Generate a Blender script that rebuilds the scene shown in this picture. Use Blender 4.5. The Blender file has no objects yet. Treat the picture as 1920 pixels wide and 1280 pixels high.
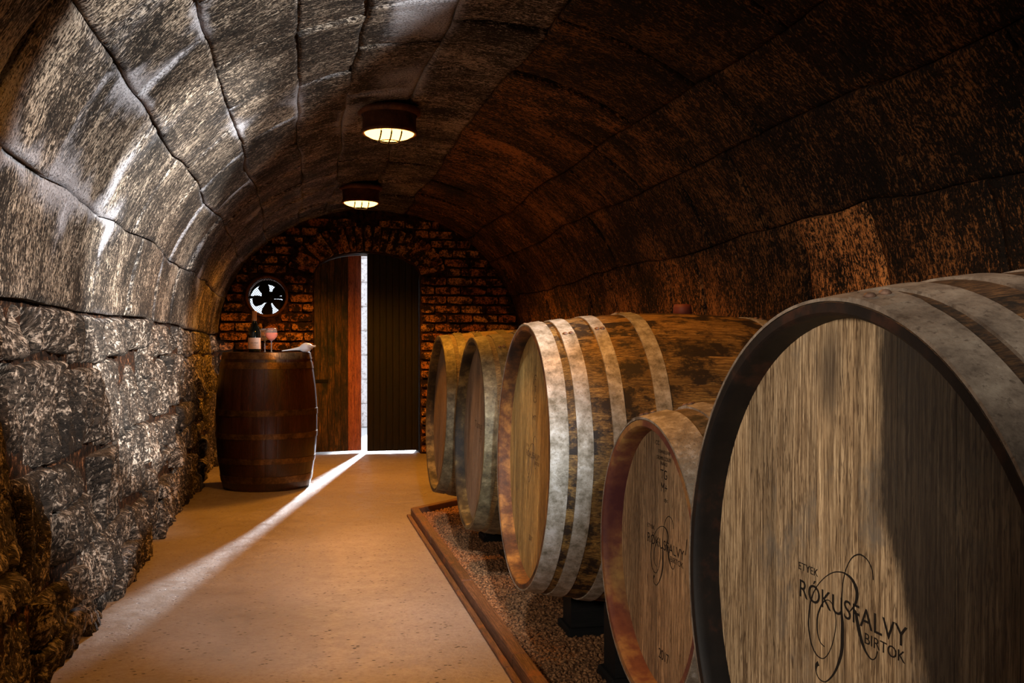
import bpy, bmesh, math, random
import numpy as np
from mathutils import Matrix, Vector

random.seed(7)
rng = np.random.default_rng(7)
SC = bpy.context.scene
COL = SC.collection

# ------------------------------------------------------------------ camera
TH = math.radians(12.4)                       # heading, clockwise from the tunnel axis (+Y)
F = 1800.0
cam_d = bpy.data.cameras.new('camera')
cam = bpy.data.objects.new('camera', cam_d); COL.objects.link(cam)
cam_d.sensor_width = 36; cam_d.lens = 36 * F / 1920
cam_d.shift_y = 15 / 1920
cam_d.clip_start = .02
cam.location = (0, 0, .967)
cam.rotation_euler = (math.pi / 2, 0, -TH)
SC.camera = cam

# ------------------------------------------------------------------ world, sun, lamps, exposure
SC.view_settings.view_transform = 'Standard'
SC.view_settings.look = 'None'
SC.view_settings.gamma = 1
SC.view_settings.use_curve_mapping = False
SC.view_settings.exposure = 0.0
SC.cycles.diffuse_bounces = 2
W = bpy.data.worlds.new('sky'); SC.world = W; W.use_nodes = True
W.node_tree.nodes['Background'].inputs[0].default_value = (.78, .87, 1, 1)
W.node_tree.nodes['Background'].inputs[1].default_value = 2.0

def light(name, kind, loc, energy, color, aim=None, **kw):
    d = bpy.data.lights.new(name, kind); d.energy = energy; d.color = color
    for k, v in kw.items(): setattr(d, k, v)
    o = bpy.data.objects.new(name, d); COL.objects.link(o); o.location = loc
    if aim is not None:
        o.rotation_euler = (Vector(aim) - Vector(loc)).to_track_quat('-Z', 'Y').to_euler()
    return o

light('sun', 'SUN', (3, 20, 8), 21, (.84, .92, 1.0), aim=(3 - .232, 19, 8 - .318), angle=math.radians(3.4))
# added unseen spotlights, out of the frame; cool ones follow the photographer's light painting
light('added_cool_spot', 'SPOT', (1.70, 1.55, 1.72), 420, (1.0, .97, .94), aim=(-.66, 3.72, 1.48),
      spot_size=math.radians(49), spot_blend=.25, shadow_soft_size=.03)
light('added_cool_spot', 'SPOT', (1.70, 1.55, 1.72), 2100, (1.0, .97, .94), aim=(-.7, 4.50, 1.30),
      spot_size=math.radians(27), spot_blend=.35, shadow_soft_size=.03)
light('added_floor_spot', 'SPOT', (.10, -.9, 1.95), 650, (.86, .92, 1.0), aim=(.45, 4.0, .25),
      spot_size=math.radians(16), spot_blend=.7, shadow_soft_size=.05)
light('added_floor_spot', 'SPOT', (.0, 2.25, 2.12), 300, (.80, .89, 1.0), aim=(.30, 3.75, 0),
      spot_size=math.radians(48), spot_blend=.7, shadow_soft_size=.05)
light('table_spot', 'SPOT', (1.70, 1.55, 1.72), 1100, (.92, .96, 1.0), aim=(-.13, 6.88, 1.06),
      spot_size=math.radians(4.2), spot_blend=.5, shadow_soft_size=.03)
light('top_spot', 'SPOT', (.10, -.35, 2.0), 75, (1.0, .90, .78), aim=(1.35, 1.25, 1.0),
      spot_size=math.radians(42), spot_blend=.7, shadow_soft_size=.06)
light('fill_spot', 'SPOT', (-.62, .25, 1.15), 85, (1.0, .88, .74), aim=(.62, 1.75, .72),
      spot_size=math.radians(58), spot_blend=.7, shadow_soft_size=.10)
LAMP_COL = (1.0, .37, .03)

# ------------------------------------------------------------------ noise
def _h(ix, iy, seed):
    n = (ix.astype(np.int64) * 374761393 + iy.astype(np.int64) * 668265263 + seed * 1442695041) & 0xffffffff
    n = ((n ^ (n >> 13)) * 1274126177) & 0xffffffff
    n = n ^ (n >> 16)
    return (n & 0xffff) / 65535.0
def vn(x, y, seed=0):
    x = np.asarray(x, float); y = np.asarray(y, float)
    ix = np.floor(x); iy = np.floor(y); fx = x - ix; fy = y - iy
    fx = fx * fx * (3 - 2 * fx); fy = fy * fy * (3 - 2 * fy)
    a = _h(ix, iy, seed); b = _h(ix + 1, iy, seed); c = _h(ix, iy + 1, seed); d = _h(ix + 1, iy + 1, seed)
    return (a * (1 - fx) + b * fx) * (1 - fy) + (c * (1 - fx) + d * fx) * fy
def fbm(x, y, seed=0, oct=4):
    r = 0; a = .5; t = 0
    for k in range(oct):
        r = r + a * vn(x, y, seed + k * 17); t += a; x = x * 2.03; y = y * 2.03; a *= .55
    return r / t

# ------------------------------------------------------------------ materials
class NT:
    def __init__(s, name):
        s.m = bpy.data.materials.new(name); s.m.use_nodes = True
        s.t = s.m.node_tree; s.n = s.t.nodes; s.n.clear()
        s.out = s.n.new('ShaderNodeOutputMaterial'); s.p = s.n.new('ShaderNodeBsdfPrincipled')
        s.l(s.p.outputs[0], s.out.inputs[0])
    def l(s, a, b): s.t.links.new(a, b)
    def inp(s, sock, v):
        if isinstance(v, bpy.types.NodeSocket): s.l(v, sock)
        elif v is not None:
            if isinstance(v, (tuple, list)) and len(v) == 3 and sock.type == 'RGBA': v = (*v, 1)
            sock.default_value = v
    def coord(s, kind='Object', scale=(1, 1, 1), loc=(0, 0, 0), rand=0):
        tc = s.n.new('ShaderNodeTexCoord'); o = tc.outputs[kind]
        if rand:
            oi = s.n.new('ShaderNodeObjectInfo')
            va = s.n.new('ShaderNodeVectorMath'); va.operation = 'SCALE'
            cb = s.n.new('ShaderNodeCombineXYZ')
            for i in range(3): s.l(oi.outputs['Random'], cb.inputs[i])
            s.l(cb.outputs[0], va.inputs[0]); va.inputs['Scale'].default_value = rand
            ad = s.n.new('ShaderNodeVectorMath'); ad.operation = 'ADD'
            s.l(o, ad.inputs[0]); s.l(va.outputs[0], ad.inputs[1]); o = ad.outputs[0]
        mp = s.n.new('ShaderNodeMapping'); s.l(o, mp.inputs[0])
        mp.inputs['Scale'].default_value = scale; mp.inputs['Location'].default_value = loc
        return mp.outputs[0]
    def rnd(s): return s.n.new('ShaderNodeObjectInfo').outputs['Random']
    def noise(s, vec, scale=5, detail=4, rough=.6, dist=0):
        n = s.n.new('ShaderNodeTexNoise'); s.l(vec, n.inputs['Vector'])
        n.inputs['Scale'].default_value = scale; n.inputs['Detail'].default_value = detail
        n.inputs['Roughness'].default_value = rough; n.inputs['Distortion'].default_value = dist
        return n.outputs[0]
    def voro(s, vec, scale=5):
        n = s.n.new('ShaderNodeTexVoronoi'); s.l(vec, n.inputs['Vector']); n.inputs['Scale'].default_value = scale
        return n.outputs['Distance']
    def ramp(s, fac, stops):
        r = s.n.new('ShaderNodeValToRGB'); s.l(fac, r.inputs[0]); e = r.color_ramp.elements
        while len(e) < len(stops): e.new(.5)
        for i, (p, c) in enumerate(stops):
            e[i].position = p; c = (c, c, c) if not isinstance(c, (tuple, list)) else c
            e[i].color = (*c, 1)
        return r.outputs[0]
    def mix(s, fac, a, b, mode='MIX'):
        m = s.n.new('ShaderNodeMix'); m.data_type = 'RGBA'; m.blend_type = mode
        s.inp(m.inputs[0], fac); s.inp(m.inputs[6], a); s.inp(m.inputs[7], b); return m.outputs[2]
    def math(s, op, a, b=None, c=None, clamp=False):
        m = s.n.new('ShaderNodeMath'); m.operation = op; m.use_clamp = clamp
        s.inp(m.inputs[0], a); s.inp(m.inputs[1], b)
        if c is not None: s.inp(m.inputs[2], c)
        return m.outputs[0]
    def sep(s, v):
        x = s.n.new('ShaderNodeSeparateXYZ'); s.l(v, x.inputs[0]); return x.outputs
    def attr(s, name):
        a = s.n.new('ShaderNodeAttribute'); a.attribute_name = name; return a.outputs['Vector']
    def bump(s, h, strength=.5, dist=.01):
        b = s.n.new('ShaderNodeBump'); s.l(h, b.inputs['Height'])
        b.inputs['Strength'].default_value = strength; b.inputs['Distance'].default_value = dist
        s.l(b.outputs[0], s.p.inputs['Normal'])
    def done(s, color=None, rough=.7, metal=0, spec=.4, **kw):
        s.inp(s.p.inputs['Base Color'], color); s.inp(s.p.inputs['Roughness'], rough)
        s.inp(s.p.inputs['Metallic'], metal); s.inp(s.p.inputs['Specular IOR Level'], spec)
        for k, v in kw.items(): s.inp(s.p.inputs[k], v)
        return s.m

def stone_mat(name, dark, mid, light_, fleck=(.56, .66), rough=.8, salt_and_light=True, fs=26, an=5.5):
    a = NT(name)
    uv = a.coord('UV')
    st = a.coord('UV', scale=(1, an, 1))            # u = arc length, v = along the tunnel: streaks follow the arc
    n1 = a.noise(uv, 2.3, 5, .65); n5 = a.noise(st, 7, 4, .7)
    n2 = a.noise(st, fs, 4, .7)
    n3 = a.noise(uv, 75, 3, .7)
    base = a.mix(a.ramp(n1, [(.34, 0), (.66, 1)]), dark, mid)
    base = a.mix(a.ramp(n3, [(.45, 0), (.56, 1)]), a.mix(.85, base, (0.004, .003, .002)), base)
    spk = a.noise(a.coord('UV', scale=(1, 1.6, 1)), 130, 2, .6)
    at = a.sep(a.attr('mask'))
    fl = a.math('ADD', n2, a.math('MULTIPLY', a.math('SUBTRACT', n1, .5), .45))
    fl = a.math('ADD', fl, a.math('MULTIPLY', a.math('SUBTRACT', n5, .5), .45))
    fl = a.math('ADD', fl, a.math('MULTIPLY', at[1], .13))
    fl = a.math('ADD', fl, a.math('MULTIPLY', a.math('SUBTRACT', spk, .5), .42))
    fl = a.math('ADD', fl, a.math('MULTIPLY', a.math('SUBTRACT', n3, .5), .22))
    col = a.mix(a.ramp(fl, [(fleck[0], 0), (fleck[1], 1)]), base, light_)
    if salt_and_light:
        sn = a.math('MULTIPLY', at[0], a.ramp(a.math('ADD', n2, a.math('MULTIPLY', at[0], .22)), [(.50, 0), (.64, 1)]))
        sn = a.math('MULTIPLY', sn, a.ramp(spk, [(.36, .15), (.52, 1)]))
        col = a.mix(sn, col, (.50, .50, .54))
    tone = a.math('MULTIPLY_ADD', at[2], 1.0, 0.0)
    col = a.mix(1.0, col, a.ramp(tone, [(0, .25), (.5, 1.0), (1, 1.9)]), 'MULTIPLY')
    hgt = a.math('ADD', a.math('MULTIPLY', n2, .5), a.math('ADD', a.math('MULTIPLY', n3, .5), a.math('MULTIPLY', spk, .25)))
    a.bump(hgt, 1.0, .013)
    return a.done(col, rough, spec=.3)

M = {}
M['stone'] = stone_mat('vault_stone', (.014, .011, .008), (.085, .060, .041), (.50, .41, .31), (.55, .66), fs=40, an=3.4)
M['stone_lamplit'] = stone_mat('lamplit_stone', (.009, .006, .004), (.060, .026, .010), (.52, .225, .07), (.54, .68), fs=38, an=2.6, salt_and_light=False)  # orange lamp glow painted into the flecks of the right-hand stones
M['rubble'] = stone_mat('rubble_stone', (.016, .012, .009), (.11, .083, .062), (.50, .42, .34), (.545, .69), fs=46, an=1.8)
a = NT('mortar'); uv = a.coord('UV'); n = a.noise(uv, 30, 5, .75)
M['mortar'] = (a.bump(n, 1.0, .02), a.done(a.ramp(n, [(.42, (.008, .005, .003)), (.56, (.05, .022, .011)), (.68, (.36, .17, .08))]), .95, spec=.2))[1]

a = NT('brick'); c = a.coord('Object', rand=31); n = a.noise(c, 11, 5, .75); n2 = a.noise(c, 60, 4, .8)
col = a.mix(a.rnd(), (.60, .19, .055), (.90, .46, .16))
col = a.mix(a.ramp(n, [(.46, 1), (.55, 0)]), col, (.016, .009, .006))
col = a.mix(a.ramp(n2, [(.40, 1), (.56, 0)]), col, (.03, .014, .008))
a.bump(a.math('ADD', n, n2), 1.0, .012)
M['brick'] = a.done(col, .85, spec=.3)
a = NT('wall_mortar'); c = a.coord('Object'); n = a.noise(c, 22, 5, .75)
a.bump(n, 1, .02)
M['wall_mortar'] = a.done(a.ramp(n, [(.4, (.010, .006, .004)), (.7, (.10, .045, .02))]), .95, spec=.15)

a = NT('concrete_floor'); c = a.coord('Object')
n = a.noise(c, 1.6, 5, .6); n2 = a.noise(c, 60, 3, .6); n3 = a.voro(a.coord('Object', scale=(.7, 1, 1)), 42); n4 = a.noise(c, 14, 4, .7)
col = a.mix(a.ramp(n, [(.3, 0), (.7, 1)]), (.25, .20, .16), (.38, .32, .27))
col = a.mix(a.ramp(n2, [(.3, .6), (.52, 0)]), col, (.20, .15, .11))
pit = a.math('MULTIPLY', a.ramp(n3, [(.12, 1), (.20, 0)]), a.ramp(n4, [(.44, 0), (.52, 1)]))
col = a.mix(pit, col, (.05, .035, .025))
a.bump(a.math('SUBTRACT', a.math('ADD', a.math('MULTIPLY', n2, .3), a.math('MULTIPLY', n4, .7)), a.math('MULTIPLY', pit, .6)), .5, .008)
M['floor'] = a.done(col, a.ramp(n4, [(.35, .34), (.65, .6)]), spec=.5)

a = NT('gravel'); c = a.coord('Object'); n = a.noise(c, 120, 2, .5); n2 = a.noise(c, 3, 3)
M['gravel'] = a.done(a.mix(a.ramp(n, [(.35, 0), (.65, 1)]), (.05, .022, .010), (.46, .22, .09)), .9, spec=.3)

def wood(name, dark, mid, light_, axis='Z', rough=.6, bump=.3, mould=None, mthr=(.5, .6), mscale=7, spec=.35, sc=1.0, rand=40, stain=None, coat=0):
    a = NT(name)
    def S(al, ac): return {'X': (al, ac, ac), 'Y': (ac, al, ac), 'Z': (ac, ac, al)}[axis]
    g = a.noise(a.coord('Object', S(4.5 * sc, 150 * sc), rand=rand), 1.6, 6, .68, .1)
    g2 = a.noise(a.coord('Object', S(16 * sc, 330 * sc), rand=rand), 1.5, 3, .7)
    b = a.noise(a.coord('Object', S(.8, 5), rand=rand), 2.0, 3, .55)
    col = a.ramp(g, [(.34, dark), (.50, mid), (.64, light_)])
    g3 = a.noise(a.coord('Object', S(40 * sc, 400 * sc), rand=rand), 1.0, 2, .6)
    g4 = a.noise(a.coord('Object', S(1.6, 9), rand=rand), 1.7, 4, .7)
    col = a.mix(a.ramp(g2, [(.36, .7), (.5, 0)]), col, dark)
    col = a.mix(a.math('MULTIPLY', a.ramp(g3, [(.38, 1), (.46, 0)]), a.ramp(g4, [(.4, .25), (.6, 1)])), col, dark)
    col = a.mix(a.ramp(g4, [(.55, 0), (.75, .55)]), col, a.mix(.5, dark, mid))
    col = a.mix(1.0, col, a.ramp(b, [(.32, .60), (.68, 1.25)]), 'MULTIPLY')
    col = a.mix(1.0, col, a.mix(a.rnd(), (.88, .87, .86), (1.08, 1.05, 1.0)), 'MULTIPLY')
    if mould:
        m = a.noise(a.coord('Object', S(.9, 1.2), rand=rand), mscale, 6, .72)
        col = a.mix(a.ramp(m, [(mthr[0], 0), (mthr[1], 1)]), col, mould)
    if stain: col = stain(a, col)
    a.bump(a.math('ADD', a.math('MULTIPLY', g, .6), a.math('MULTIPLY', g2, .6)), bump, .004)
    return a.done(col, rough, spec=spec, **({'Coat Weight': coat, 'Coat Roughness': .25} if coat else {}))

def stain_near(a, col):       # big dark wet stain over the right side of the nearest head
    o = a.coord('Object'); x, y, z = a.sep(o)
    nn = a.noise(a.coord('Object', (30, 9, 1)), 1.6, 6, .75)
    # edge follows x = .055, bending right below y = .15
    e = a.math('ADD', .052, a.math('MULTIPLY', a.math('MAXIMUM', a.math('SUBTRACT', .16, y), 0), .50))
    d = a.math('ADD', a.math('SUBTRACT', x, e), a.math('MULTIPLY', a.math('SUBTRACT', nn, .5), .05))
    mk = a.ramp(a.math('MULTIPLY_ADD', d, 40, .5, clamp=True), [(0, 0), (1, 1)])
    fade = a.ramp(a.math('ADD', a.math('MULTIPLY_ADD', x, -2.6, 1.12), a.math('MULTIPLY', a.math('SUBTRACT', nn, .5), .8)), [(.25, .80), (.7, 1.0)])
    col = a.mix(a.math('MULTIPLY', mk, fade), col, a.mix(.90, col, (.014, .010, .008)))
    # small smudge near the top
    dx = a.math('MULTIPLY', a.math('ADD', x, .055), 26); dy = a.math('MULTIPLY', a.math('SUBTRACT', y, .31), 13)
    r2 = a.math('ADD', a.math('MULTIPLY', dx, dx), a.math('MULTIPLY', dy, dy))
    sm = a.math('MULTIPLY', a.ramp(r2, [(0, 1), (.9, 0)]), .75)
    col = a.mix(sm, col, (.05, .035, .025))
    return col
def stain_low(a, col):        # drips under the lettering
    o = a.coord('Object'); x, y, z = a.sep(o)
    nn = a.noise(a.coord('Object', (45, 5, 1)), 1, 4, .7)
    k = a.math('SUBTRACT', 1, a.math('MULTIPLY', a.math('ABSOLUTE', a.math('ADD', x, .02)), 9), clamp=True)
    k = a.math('MULTIPLY', k, a.math('MULTIPLY_ADD', y, -3.4, -.05, clamp=True))
    col = a.mix(a.math('MULTIPLY', k, a.ramp(nn, [(.42, 0), (.58, 1)])), col, (.06, .045, .035))
    return col

def chime(name, c1, c2, c3, sc=1.0):
    a = NT(name); geo = a.n.new('ShaderNodeNewGeometry').outputs['Position']; mp = a.n.new('ShaderNodeMapping'); a.l(geo, mp.inputs[0]); c = mp.outputs[0]
    n = a.noise(c, 9 * sc, 5, .65); n2 = a.noise(c, 70, 4, .7)
    col = a.ramp(n, [(.36, c1), (.5, c2), (.66, c3)])
    col = a.mix(a.ramp(n2, [(.3, .45), (.5, 0)]), col, c1)
    a.bump(n2, .2, .002)
    return a.done(col, .65, spec=.3)
M['head5'] = wood('pale_oak_head', (.085, .048, .024), (.42, .285, .16), (.68, .50, .31), 'Y', .62, .35, (.16, .13, .10), (.56, .72), 6, stain=stain_near)
M['head4'] = wood('oak_head', (.10, .058, .030), (.38, .24, .13), (.54, .36, .20), 'Y', .62, .3, (.09, .055, .035), (.6, .8), 9, stain=stain_low)
M['head3'] = wood('golden_oak_head', (.14, .075, .02), (.54, .33, .095), (.72, .47, .16), 'Y', .55, .25, (.10, .055, .025), (.63, .8), 7)
M['head2'] = wood('grey_oak_head', (.09, .06, .038), (.26, .185, .12), (.36, .26, .17), 'Y', .6, .25, (.08, .055, .035), (.58, .75), 7)
M['stave3'] = wood('mouldy_orange_stave', (.07, .036, .010), (.24, .135, .038), (.42, .27, .085), 'Z', .62, .35, (.020, .012, .007), (.47, .57), 10)
M['stave5'] = wood('dark_mouldy_stave', (.03, .018, .011), (.095, .050, .025), (.20, .10, .04), 'Z', .7, .4, (.022, .016, .012), (.46, .56), 9)
M['stave4'] = wood('weathered_stave', (.06, .04, .022), (.20, .13, .07), (.30, .20, .11), 'Z', .7, .4, (.02, .015, .010), (.5, .6), 12)
M['stave2'] = wood('olive_stave', (.08, .05, .02), (.22, .15, .06), (.32, .23, .09), 'Z', .6, .3, (.06, .04, .02), (.55, .7), 8)
M['chime_dark'] = chime('blackened_chime', (.004, .003, .003), (.009, .006, .005), (.055, .018, .009))
M['chime_wine'] = chime('wine_stained_chime', (.075, .020, .022), (.16, .055, .030), (.40, .23, .07), .55)
M['chime_rust'] = chime('rust_brown_chime', (.018, .009, .006), (.10, .036, .010), (.32, .14, .03))
M['chime_olive'] = chime('olive_chime', (.012, .009, .005), (.05, .034, .013), (.22, .15, .05))
M['stave_red'] = wood('varnished_red_stave', (.012, .005, .003), (.042, .013, .006), (.080, .026, .011), 'Z', .34, .15, None, spec=.5, coat=.35)
M['door_gaplit'] = wood('worn_red_door_gaplit', (.10, .03, .02), (.58, .18, .105), (.70, .28, .13), 'Z', .5, .4, (.035, .03, .018), (.55, .70), 4, spec=.4)  # red planks beside the gap, its light painted in as brighter colour
M['door_worn'] = wood('blackened_worn_door', (.012, .012, .008), (.07, .045, .022), (.34, .16, .045), 'Z', .55, .4, (.012, .015, .010), (.47, .62), 4)
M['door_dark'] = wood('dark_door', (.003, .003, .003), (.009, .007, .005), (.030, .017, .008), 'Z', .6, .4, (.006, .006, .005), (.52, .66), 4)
M['kerb'] = wood('rusty_timber', (.05, .022, .012), (.16, .075, .042), (.25, .13, .075), 'Y', .6, .4, (.24, .085, .025), (.54, .66), 9)
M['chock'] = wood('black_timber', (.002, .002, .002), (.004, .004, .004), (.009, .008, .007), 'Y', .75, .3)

def metal_mat(name, c1, c2, c3, rough=.5, metal=.5, sc=1):
    a = NT(name); c = a.coord('Object', rand=9)
    n = a.noise(c, 14 * sc, 6, .72); n2 = a.noise(c, 75 * sc, 3, .7); n3 = a.noise(a.coord('Object', rand=3), 3.5, 3)
    col = a.ramp(n, [(.34, c1), (.52, c2), (.68, c3)])
    col = a.mix(a.ramp(n2, [(.30, .8), (.42, 0)]), col, c1)
    col = a.mix(1.0, col, a.ramp(n3, [(.3, .75), (.7, 1.1)]), 'MULTIPLY')
    a.bump(a.math('ADD', n, n2), .35, .003)
    return a.done(col, a.ramp(n, [(.35, min(1, rough + .15)), (.65, rough)]), metal, spec=.5)
M['hoop3'] = metal_mat('galvanised_hoop', (.14, .12, .08), (.36, .33, .27), (.56, .54, .50), .55, .3, 1.8)
M['hoop5'] = metal_mat('dull_grey_hoop', (.11, .08, .06), (.29, .225, .17), (.44, .36, .28), .6, .2, 1.4)
M['hoop4'] = metal_mat('pale_zinc_hoop', (.14, .11, .085), (.30, .265, .215), (.62, .60, .58), .5, .3, 1.6)
M['hoop2'] = metal_mat('olive_hoop', (.05, .04, .02), (.15, .125, .065), (.28, .245, .14), .5, .3, 1.6)
M['hoop_dark'] = metal_mat('dark_hoop', (.05, .028, .013), (.15, .085, .035), (.30, .18, .075), .28, .7)
M['rivet'] = metal_mat('rusty_rivet', (.10, .05, .03), (.22, .13, .09), (.36, .27, .2), .6, .5)
M['rust'] = metal_mat('rust_brown_metal', (.07, .025, .012), (.17, .06, .026), (.28, .11, .05), .6, .3)
M['black'] = NT('black_metal').done((.012, .011, .010), .45, .4)
M['ink'] = NT('black_ink').done((.012, .009, .007), .7, spec=.2)
M['ink2'] = NT('faded_ink').done((.10, .062, .035), .7, spec=.2)
M['bung'] = NT('red_brown_bung').done((.12, .025, .014), .6)
a = NT('lamp_glass'); a.done((1, .8, .5), .4)
a.p.inputs['Emission Color'].default_value = (1.0, .42, .085, 1); a.p.inputs['Emission Strength'].default_value = 9
M['lamp_glass'] = a.m
M['glass'] = NT('clear_glass').done((1, 1, 1), .02, **{'Transmission Weight': 1.0, 'IOR': 1.45})
M['milky_glass'] = NT('milky_clear_glass').done((.95, .97, 1), .12, **{'Transmission Weight': .62, 'IOR': 1.45})  # glass made milky, a glow of caught light put into the material
M['bowl_glass'] = NT('thin_bowl_glass').done((1, 1, 1), .04, **{'Transmission Weight': .9, 'IOR': 1.45})
M['bottle_glass'] = NT('dark_bottle_glass').done((.006, .008, .006), .05, spec=.6)
M['wine'] = NT('rose_wine').done((1.0, .30, .20), .08, **{'Transmission Weight': .25, 'IOR': 1.33})
M['label'] = NT('peach_paper').done((.80, .56, .44), .7)
M['foil'] = NT('copper_foil').done((.62, .36, .20), .4, .4)
M['white'] = NT('limewashed_block').done((.80, .73, .70), .9)
a = NT('outside_wall'); c = a.coord('Object'); n = a.noise(c, 26, 4, .7); a.bump(n, 1, .02)
M['outwall'] = a.done(a.ramp(n, [(.34, (.34, .26, .22)), (.46, (.74, .66, .63)), (.7, (.86, .80, .78))]), .9)
M['outground'] = NT('pale_paving').done((.62, .60, .58), .9)

# ------------------------------------------------------------------ mesh helpers
def mk(name, V, Fc, mat=None, parent=None, smooth=False, uv=None, mask=None, mats=None, mi=None):
    me = bpy.data.meshes.new(name)
    me.from_pydata([tuple(map(float, v)) for v in V], [], [tuple(int(i) for i in f) for f in Fc])
    for m_ in (mats or ([mat] if mat else [])): me.materials.append(m_)
    if mi is not None: me.polygons.foreach_set('material_index', mi)
    if smooth: me.polygons.foreach_set('use_smooth', [True] * len(me.polygons))
    if uv is not None:
        L = me.uv_layers.new(name='uv'); idx = np.empty(len(me.loops), np.int32); me.loops.foreach_get('vertex_index', idx)
        L.data.foreach_set('uv', np.asarray(uv, np.float32)[idx].ravel())
    if mask is not None:
        A = me.color_attributes.new('mask', 'FLOAT_COLOR', 'POINT')
        A.data.foreach_set('color', np.c_[mask, np.ones(len(mask))].astype(np.float32).ravel())
    me.update()
    o = bpy.data.objects.new(name, me); COL.objects.link(o)
    if parent is not None: o.parent = parent
    return o
def inst(name, me, parent=None, mat4=None):
    o = bpy.data.objects.new(name, me); COL.objects.link(o)
    if parent is not None: o.parent = parent
    if mat4 is not None: o.matrix_basis = mat4
    return o
def tag(o, label=None, cat=None, group=None, kind=None):
    for k, v in (('label', label), ('category', cat), ('group', group), ('kind', kind)):
        if v: o[k] = v
    return o
def thing(name, label, cat, loc, rot=0, group=None):
    o = bpy.data.objects.new(name, None); COL.objects.link(o); o.location = loc; o.rotation_euler = (0, 0, rot)
    o.empty_display_size = .1
    return tag(o, label, cat, group)
def box(x0, x1, y0, y1, z0, z1, bev=0):
    b = bmesh.new(); bmesh.ops.create_cube(b, size=1)
    for v in b.verts:
        v.co = Vector(((x0 + x1) / 2 + v.co.x * (x1 - x0), (y0 + y1) / 2 + v.co.y * (y1 - y0), (z0 + z1) / 2 + v.co.z * (z1 - z0)))
    if bev: bmesh.ops.bevel(b, geom=b.edges[:], offset=bev, segments=1, affect='EDGES')
    V = [v.co.copy() for v in b.verts]; b.verts.index_update(); Fc = [[v.index for v in f.verts] for f in b.faces]; b.free()
    return V, Fc
def lathe(prof, n=48, cap=True):
    V = []; Fc = []
    for r, z in prof:
        for k in range(n):
            t = 2 * math.pi * k / n; V.append((r * math.cos(t), r * math.sin(t), z))
    for i in range(len(prof) - 1):
        for k in range(n):
            k2 = (k + 1) % n
            Fc.append((i * n + k, i * n + k2, (i + 1) * n + k2, (i + 1) * n + k))
    if cap:
        if prof[0][0] > 1e-6: Fc.append(tuple(range(n))[::-1])
        if prof[-1][0] > 1e-6: Fc.append(tuple((len(prof) - 1) * n + k for k in range(n)))
    return V, Fc
def tube(pts, r, n=6, closed=False):
    pts = [Vector(p) for p in pts]; V = []; Fc = []; m = len(pts)
    for i, p in enumerate(pts):
        d = (pts[(i + 1) % m] - pts[i - 1]) if closed else (pts[min(i + 1, m - 1)] - pts[max(i - 1, 0)])
        d.normalize(); a_ = d.orthogonal().normalized() if abs(d.z) > .9 else d.cross(Vector((0, 0, 1))).normalized()
        b_ = d.cross(a_)
        rr = r[i] if isinstance(r, (list, tuple)) else r
        for k in range(n):
            t = 2 * math.pi * k / n; V.append(p + a_ * rr * math.cos(t) + b_ * rr * math.sin(t))
    for i in range(m if closed else m - 1):
        j = (i + 1) % m
        for k in range(n):
            k2 = (k + 1) % n; Fc.append((i * n + k, i * n + k2, j * n + k2, j * n + k))
    if not closed: Fc += [tuple(range(n))[::-1], tuple((m - 1) * n + k for k in range(n))]
    return V, Fc
def join(parts):
    V = []; Fc = []
    for v, f in parts:
        o = len(V); V += list(v); Fc += [tuple(i + o for i in q) for q in f]
    return V, Fc

# ------------------------------------------------------------------ tunnel cross-section (x, z) by arc length s
XC, ZC, EA, EB = .65, 1.08, 1.37, 1.17
prof = [(-.70 - .02 * k / 30, -.04 + 1.12 * k / 30) for k in range(30)]
prof += [(XC - EA * math.cos(t), ZC + EB * math.sin(t)) for t in np.linspace(0, math.pi, 140)]
prof += [(2.02, ZC - (ZC + .04) * k / 30) for k in range(1, 31)]
prof = np.array(prof); seg = np.linalg.norm(np.diff(prof, axis=0), axis=1)
SS = np.r_[0, np.cumsum(seg)]; SMAX = SS[-1]
tg = np.gradient(prof, axis=0); tg /= np.linalg.norm(tg, axis=1)[:, None]
NX, NZ = tg[:, 1], -tg[:, 0]                  # inward normal
def P(s, y, h):
    x = np.interp(s, SS, prof[:, 0]); z = np.interp(s, SS, prof[:, 1])
    nx = np.interp(s, SS, NX); nz = np.interp(s, SS, NZ); l = np.hypot(nx, nz)
    return np.stack([x + nx / l * h, y, z + nz / l * h], -1)
def s_dir(deg):                               # where a ray leaving the eye at this angle meets the section
    an = np.degrees(np.arctan2(prof[:, 1] - .967, prof[:, 0])); an = np.where(an < -90, an + 360, an)
    return float(np.interp(-deg, -an, SS))
def s_z(z, right=False):
    if not right: return float(np.interp(z, prof[:32, 1], SS[:32]))
    return float(np.interp(-z, -prof[-32:, 1], SS[-32:]))
def warp(S, Y):
    w = .05 * (vn(S * 1.1 + 3, Y * 1.3, 5) - .5) + .02 * (vn(S * 4, Y * 4, 6) - .5)
    w2 = .07 * (vn(S * 1.3, Y * 1.1 + 9, 7) - .5) + .03 * (vn(S * 5, Y * 5, 8) - .5)
    k = np.clip((S - .03) / .25, 0, 1) * np.clip((SMAX - .03 - S) / .25, 0, 1)
    return S + w * k, Y + w2
S_LEFT = s_dir(169.5); S_RIGHT = s_dir(14.4)
Y0, Y1 = -3.0, 9.3

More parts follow.
